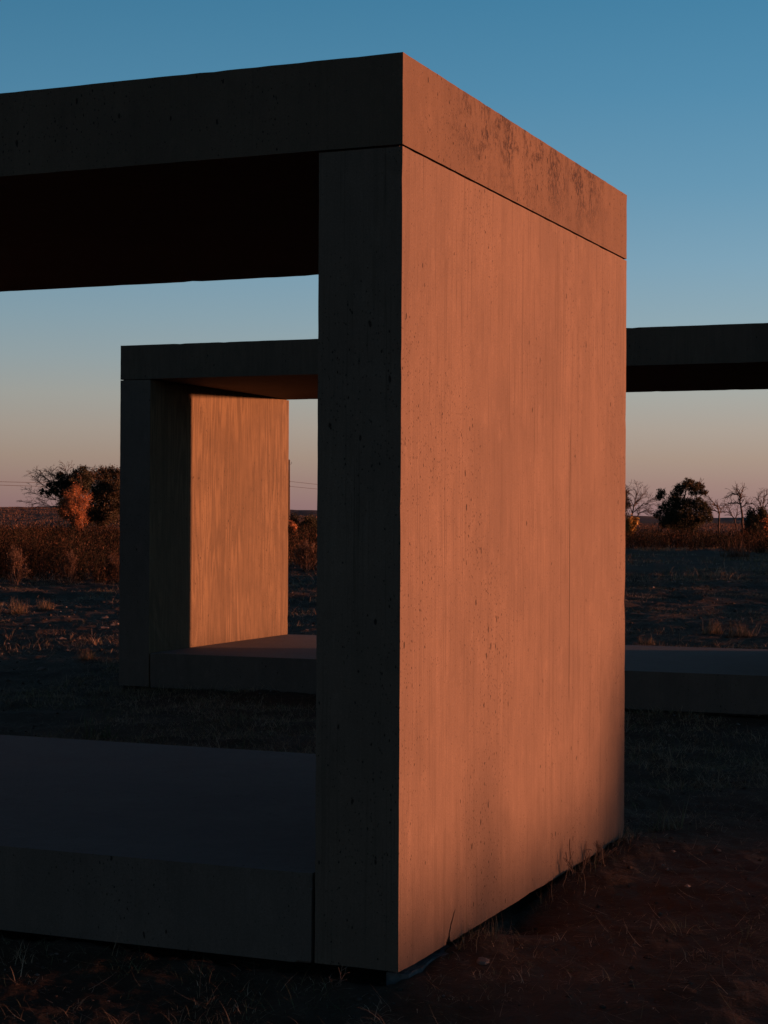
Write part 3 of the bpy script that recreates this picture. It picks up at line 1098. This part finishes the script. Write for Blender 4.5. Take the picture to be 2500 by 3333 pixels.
plant('dark_shrub', 'dark round evergreen bush at the right edge', 'shrub', G, at(2468, d), d, 1.85, 1.3, 114,
      stems=5, depth=3, trunk_r=0.05, spread=0.5, stem_angle=0.6, min_r=0.008,
      leaf=dict(per=30, size=0.034, spread=0.13, pal=DARKGREEN))
d = 101
plant('orange_sapling', 'rust-orange bush cut by the right edge of the picture', 'shrub', G, at(2500, d), d, 1.5, 0.7, 115,
      stems=3, depth=3, trunk_r=0.02, spread=0.45, stem_angle=0.4, min_r=0.006,
      leaf=dict(per=9, size=0.05, spread=0.08, pal=ORANGE))

# shrubs standing in front of the scrub
GS = 'small shrubs at the front of the scrub'
BROWN = np.array([(0.085, 0.045, 0.026), (0.06, 0.034, 0.020)])
plant('bare_shrub', 'small shrub with forked pale stems at the left edge before the scrub', 'shrub', GS, at(58, 34.5), 34.5, 0.80, 0.42, 201,
      stems=4, depth=3, trunk_r=0.010, spread=0.32, up=0.08, stem_angle=0.5, min_r=0.0028, part='stems', bark=M_palebark,
      leaf=dict(per=3, size=0.008, spread=0.03, pal=BROWN))
plant('bare_shrub', 'thin upright dry shrub midway between the left edge and the farther frame', 'shrub', GS, at(228, 35.5), 35.5, 0.70, 0.30, 202,
      stems=4, depth=3, trunk_r=0.008, spread=0.3, up=0.1, stem_angle=0.35, min_r=0.0028, part='stems', bark=M_palebark,
      leaf=dict(per=3, size=0.008, spread=0.03, pal=BROWN))
plant('bare_shrub', 'rusty twiggy shrub touching the left side of the farther frame', 'shrub', GS, at(372, 36), 36, 0.62, 0.42, 203,
      stems=6, depth=3, trunk_r=0.008, spread=0.35, up=0.06, stem_angle=0.6, min_r=0.0028, part='stems',
      leaf=dict(per=3, size=0.008, spread=0.03, pal=BROWN))
plant('bare_shrub', 'rusty shrub in the gap between the farther frame and the near wall', 'shrub', GS, at(1000, 43), 43, 0.75, 0.6, 204,
      stems=6, depth=3, trunk_r=0.010, spread=0.35, up=0.05, stem_angle=0.6, min_r=0.004, part='stems', bark=M_palebark,
      leaf=dict(per=3, size=0.008, spread=0.03, pal=BROWN))


# ------------------------------------------------------------------ clumps, weeds and stones one can pick out
def clump(name, label, cat, group, gx, gy, h, rad, n, seed, pal=STRAW, width=0.006, lean=0.7):
    r = np.random.RandomState(seed)
    gz = float(ground_h(gx, gy))
    az = r.rand(n) * 6.283
    q = rad * 0.35 * np.sqrt(r.rand(n))
    base = np.stack([np.cos(az) * q, np.sin(az) * q, np.full(n, -0.01)], -1)
    base[:, 0] += 0.5 * rad * r.choice([-0.9, 0.0, 0.7], n)
    v, t, c = blades(base, h * (0.2 + 0.95 * r.rand(n) ** 1.5), width * (0.6 + 0.8 * r.rand(n)), r.rand(n) * 6.283, lean * r.rand(n) ** 0.7, 2.0 * r.randn(n) * r.rand(n), pick(pal, n, r, 0.4) * 0.8, seg=4)
    o = link(name, mesh_np(name, v, t, c), M_grass)
    o.location = (gx, gy, gz)
    tag(o, label, cat, group)
    return o


def ground_at(px, py):
    d = CAM_Z / ((py - horizon_y(px)) / F_PX)
    for _ in range(12):
        x = at(px, d)
        z = float(ground_h(x, d))
        d = (CAM_Z - z) / ((py - horizon_y(px)) / F_PX)
    return at(px, d), d


GC = 'dry grass clumps on the bare ground'
for px, py, h, rad, lab in ((62, 1992, 0.24, 0.16, 'pale bushy grass clump on the bare ground near the left edge'),
                            (150, 1990, 0.17, 0.14, 'row-end grass clump just right of the pale bushy clump'),
                            (288, 2148, 0.11, 0.10, 'short grass clump on stony ground left of the farther frame'),
                            (2325, 2062, 0.17, 0.16, 'left of two sunlit grass clumps above the right floor slab'),
                            (2420, 2072, 0.18, 0.20, 'right of two sunlit grass clumps above the right floor slab'),
                            (2110, 2098, 0.10, 0.12, 'grass clump against the back of the right floor slab near the wall'),
                            (1940, 2715, 0.05, 0.05, 'small grass clump at the back foot of the glowing wall')):
    x, y = ground_at(px, py)
    clump('grass_clump', lab, 'grass clump', GC, x, y, h, rad, 300, int(px * 3 + py), width=0.0045 if y > 12 else 0.0025, lean=1.0)
x, y = ground_at(2395, 1812)
clump('pampas_clump', 'tall tan grass clump leaning out of the scrub near the right edge', 'grass clump', GC, x, y, 0.75, 0.7, 160, 77, pal=np.array([(0.20, 0.12, 0.08), (0.15, 0.09, 0.06)]), width=0.02, lean=0.9)
x, y = ground_at(2180, 2700)
clump('grass_clump', 'spiky grey-green grass rosette on the ground right of the near frame', 'grass clump', GC, x, y, 0.16, 0.10, 60, 78, pal=np.array([(0.15, 0.16, 0.10), (0.20, 0.18, 0.12)]), width=0.006, lean=1.2)
x, y = ground_at(330, 2400)
clump('grass_clump', 'low green-tinged grass clump behind the near floor slab', 'grass clump', GC, x, y, 0.16, 0.12, 90, 79, pal=np.array([(0.08, 0.11, 0.06), (0.12, 0.12, 0.07)]), width=0.006, lean=0.8)


def a_world(u, v):
    c, s = math.cos(A_TH), math.sin(A_TH)
    return A_POS[0] + u * c + v * s, A_POS[1] - u * s + v * c


def foot_growth():
    r = np.random.RandomState(88)
    n = 480
    v = np.concatenate([0.35 + 0.35 * r.rand(n // 3), 1.1 + 1.2 * r.rand(n - n // 3)])
    u = 0.015 + 0.05 * np.abs(r.randn(n))
    c, q = math.cos(A_TH), math.sin(A_TH)
    x, y = A_POS[0] + u * c + v * q, A_POS[1] - u * q + v * c
    base = np.stack([x, y, ground_h(x, y) - 0.004], -1)
    vv, t, col = blades(base, 0.02 + 0.085 * r.rand(n) ** 2.5, 0.0012 + 0.0012 * r.rand(n), r.rand(n) * 6.283, 0.2 + 1.0 * r.rand(n), 1.4 * r.randn(n), pick(STRAW, n, r, 0.3) * 0.7, seg=4)
    o = link('dry_grass', mesh_np('dry_grass', vv, t, col), M_grass)
    tag(o, 'tangled dry grass along the foot of the glowing wall', 'grass', kind='stuff')


foot_growth()
GW = 'dry weeds at the foot of the near frame'
for (u, v, h, wd, seed, lab) in ((0.055, 1.50, 0.17, 0.09, 301, 'tallest dry weed standing against the foot of the glowing wall'),
                                 (0.06, 1.78, 0.13, 0.10, 302, 'thin dry weed near the back foot of the glowing wall'),
                                 (0.05, 0.62, 0.08, 0.12, 303, 'low tangled weed beside the crack in the glowing wall'),
                                 (-0.16, -0.06, 0.11, 0.07, 304, 'pale forked weed in front of the near corner'),
                                 (-1.62, -0.08, 0.16, 0.16, 305, 'dark weed in front of the near floor slab')):
    x, y = a_world(u, v)
    plant('dry_weed', lab, 'weed', GW, x, y, h, wd, seed, stems=3, depth=2, trunk_r=0.0022, spread=0.45, stem_angle=0.5, min_r=0.0010, part='stems', bark=M_palebark if seed != 305 else M_bark, length=0.5)

M_stone = plain_mat('limestone', (0.11, 0.09, 0.08), (0.20, 0.17, 0.15), 18, bump=0.5, dist=0.01)


def stone(label, px, py, size, seed, flat=0.6):
    import bmesh
    x, y = ground_at(px, py)
    bm = bmesh.new()
    bmesh.ops.create_icosphere(bm, subdivisions=2, radius=1.0)
    r = random.Random(seed)
    ph = [r.uniform(0, 6.28) for _ in range(6)]
    for v in bm.verts:
        p = v.co
        k = 1 + 0.22 * math.sin(3 * p.x + ph[0]) * math.sin(2.5 * p.y + ph[1]) + 0.16 * math.sin(4 * p.z + ph[2] + 2 * p.x) + r.uniform(-0.06, 0.06)
        v.co = Vector((p.x * k * size, p.y * k * size * 0.8, p.z * k * size * flat))
    me = bpy.data.meshes.new('stone')
    bm.to_mesh(me)
    bm.free()
    o = link('stone', me, M_stone)
    o.location = (x, y, float(ground_h(x, y)) + size * flat * 0.15)
    o.rotation_euler = (0, 0, r.uniform(0, 6.28))
    tag(o, label, 'stone', 'pale stones on the ground')


stone('rounded pale stone on the soil right of the near corner', 1578, 3130, 0.020, 1)
stone('orange-lit stone on the bare ground close to the left side of the farther frame', 342, 2012, 0.050, 2, 0.8)
stone('flat grey stone just below the orange-lit stone beside the farther frame', 338, 2040, 0.055, 3, 0.4)
stone('small upright stone touching the left edge of the farther frame', 369, 2036, 0.035, 4, 0.9)
stone('flat pale stone on the bare ground a little right of the left edge', 101, 2040, 0.050, 5, 0.35)
stone('reddish flat stone in the middle of the bare ground at left', 203, 2082, 0.050, 6, 0.35)
stone('little pale stone at the very left edge of the bare ground', 5, 2131, 0.030, 7)
stone('pale pebble left of the short grass clump', 224, 2118, 0.028, 8, 0.5)
stone('orange pebble beside the pale pebble left of the short grass clump', 252, 2114, 0.026, 9, 0.6)
stone('low pale stone on the dark grass behind the near floor slab', 140, 2178, 0.040, 10, 0.4)
stone('single white pebble in the gap beside the sunlit inner wall', 1000, 2049, 0.022, 11)


def pebbles():
    r = np.random.RandomState(61)
    n = 16000
    x, y = in_view(n, 4.4, 45, r, power=0.55)
    kp = outside(x, y, 0.02)
    x, y = x[kp], y[kp]
    n = len(x)
    s = (0.002 + 0.011 * r.rand(n) ** 5) * (0.6 + y * 0.06)
    dirs = np.array([(1, 0, 0), (-1, 0, 0), (0, 1, 0), (0, -1, 0), (0, 0, .7), (0, 0, -.7)], float)
    tri = np.array([(0, 2, 4), (2, 1, 4), (1, 3, 4), (3, 0, 4), (2, 0, 5), (1, 2, 5), (3, 1, 5), (0, 3, 5)])
    V = np.stack([x, y, ground_h(x, y) + s * 0.2], -1)[:, None, :] + dirs[None] * (s[:, None] * (0.6 + 0.8 * r.rand(n, 6)))[:, :, None]
    T = (tri[None] + (np.arange(n) * 6)[:, None, None]).reshape(-1, 3)
    c = pick(np.array([(0.055, 0.042, 0.034)] * 9 + [(0.12, 0.10, 0.09), (0.18, 0.155, 0.14)]), n, r, 0.35)
    C = np.repeat(c[:, None, :], 6, 1)
    o = link('gravel', mesh_np('gravel', V.reshape(-1, 3), T, C.reshape(-1, 3)), tint_mat('gravel_stone', 0.9, 0.0))
    tag(o, 'scattered fine gravel on the soil', 'gravel', kind='stuff')


pebbles()

# ------------------------------------------------------------------ utility poles and wires
M_pole = plain_mat('weathered_pole', (0.050, 0.038, 0.030), (0.085, 0.065, 0.05), 6)
M_wire = plain_mat('wire', (0.03, 0.027, 0.027), (0.045, 0.04, 0.04), 3)


def utility_pole(px, d, top, label):
    gx = at(px, d)
    gz = float(ground_h(gx, d)) - 0.3
    root = empty('utility_pole', (gx, d, gz))
    tag(root, label, 'utility pole', 'utility poles along the power line')
    H = top - gz
    v, t = tubes([((0, 0, 0), (0, 0, H * 0.5), 0.17, 0.14), ((0, 0, H * 0.5), (0, 0, H), 0.14, 0.11)], 10)
    link('post', mesh_np('post', v, t, smooth=True), M_pole, root)
    v, t = tubes([((0.05, 0, H - 0.75), (0.24, 0, H - 0.70), .03, .03), ((0.24, 0, H - 0.70), (0.36, 0, H - 0.58), .03, .03), ((0.36, 0, H - 0.58), (0.38, 0, H - 0.42), .03, .03),
                  ((0.38, 0, H - 0.42), (0.28, 0, H - 0.38), .03, .03)], 6)
    link('bracket', mesh_np('bracket', v, t), M_pole, root)
    for z in (H - 3.5, H - 4.2):
        v, t = tubes([((0.08, -0.14, z), (0.08, -0.14, z + 0.16), .06, .045), ((0.08, -0.14, z + 0.16), (0.08, -0.14, z + 0.22), .03, .05)], 8)
        link('insulator', mesh_np('insulator', v, t), M_pole, root)
    return gx, d, top


def wire(p, q, sag, label):
    n = 28
    P = [np.array(p) * (1 - s) + np.array(q) * s - np.array([0, 0, sag * 4 * s * (1 - s)]) for s in np.linspace(0, 1, n)]
    v, t = tubes([(P[i], P[i + 1], 0.028, 0.028) for i in range(n - 1)], 5)
    o = link('power_line', mesh_np('power_line', v, t), M_wire)
    tag(o, label, 'power line', 'power line wires')


dp = 280
ptop = at(940, dp, 1496)[1]
P1 = utility_pole(941, dp, ptop, 'tall thin utility pole against the sky beside the sunlit inner wall')
P0 = (at(-420, 215), 215)
P2 = (at(1560, 395), 395)
utility_pole(-420, 215, at(-420, 215, 1470)[1], 'utility pole out of view to the left')
utility_pole(1560, 395, at(1560, 395, 1560)[1], 'utility pole hidden behind the near frame')
for row, yl, yr, nm in ((1567, 1553, 1604, 'upper'), (1583, 1562, 1613, 'lower')):
    a = (P0[0], P0[1], at(-420, 215, yl)[1])
    b = (P1[0] + 0.08, P1[1] - 0.14, at(941, dp, row)[1])
    c = (P2[0], P2[1], at(1560, 395, yr)[1])
    wire(a, b, 0.55, nm + ' power wire left of the utility pole')
    wire(b, c, 0.55, nm + ' power wire right of the utility pole')
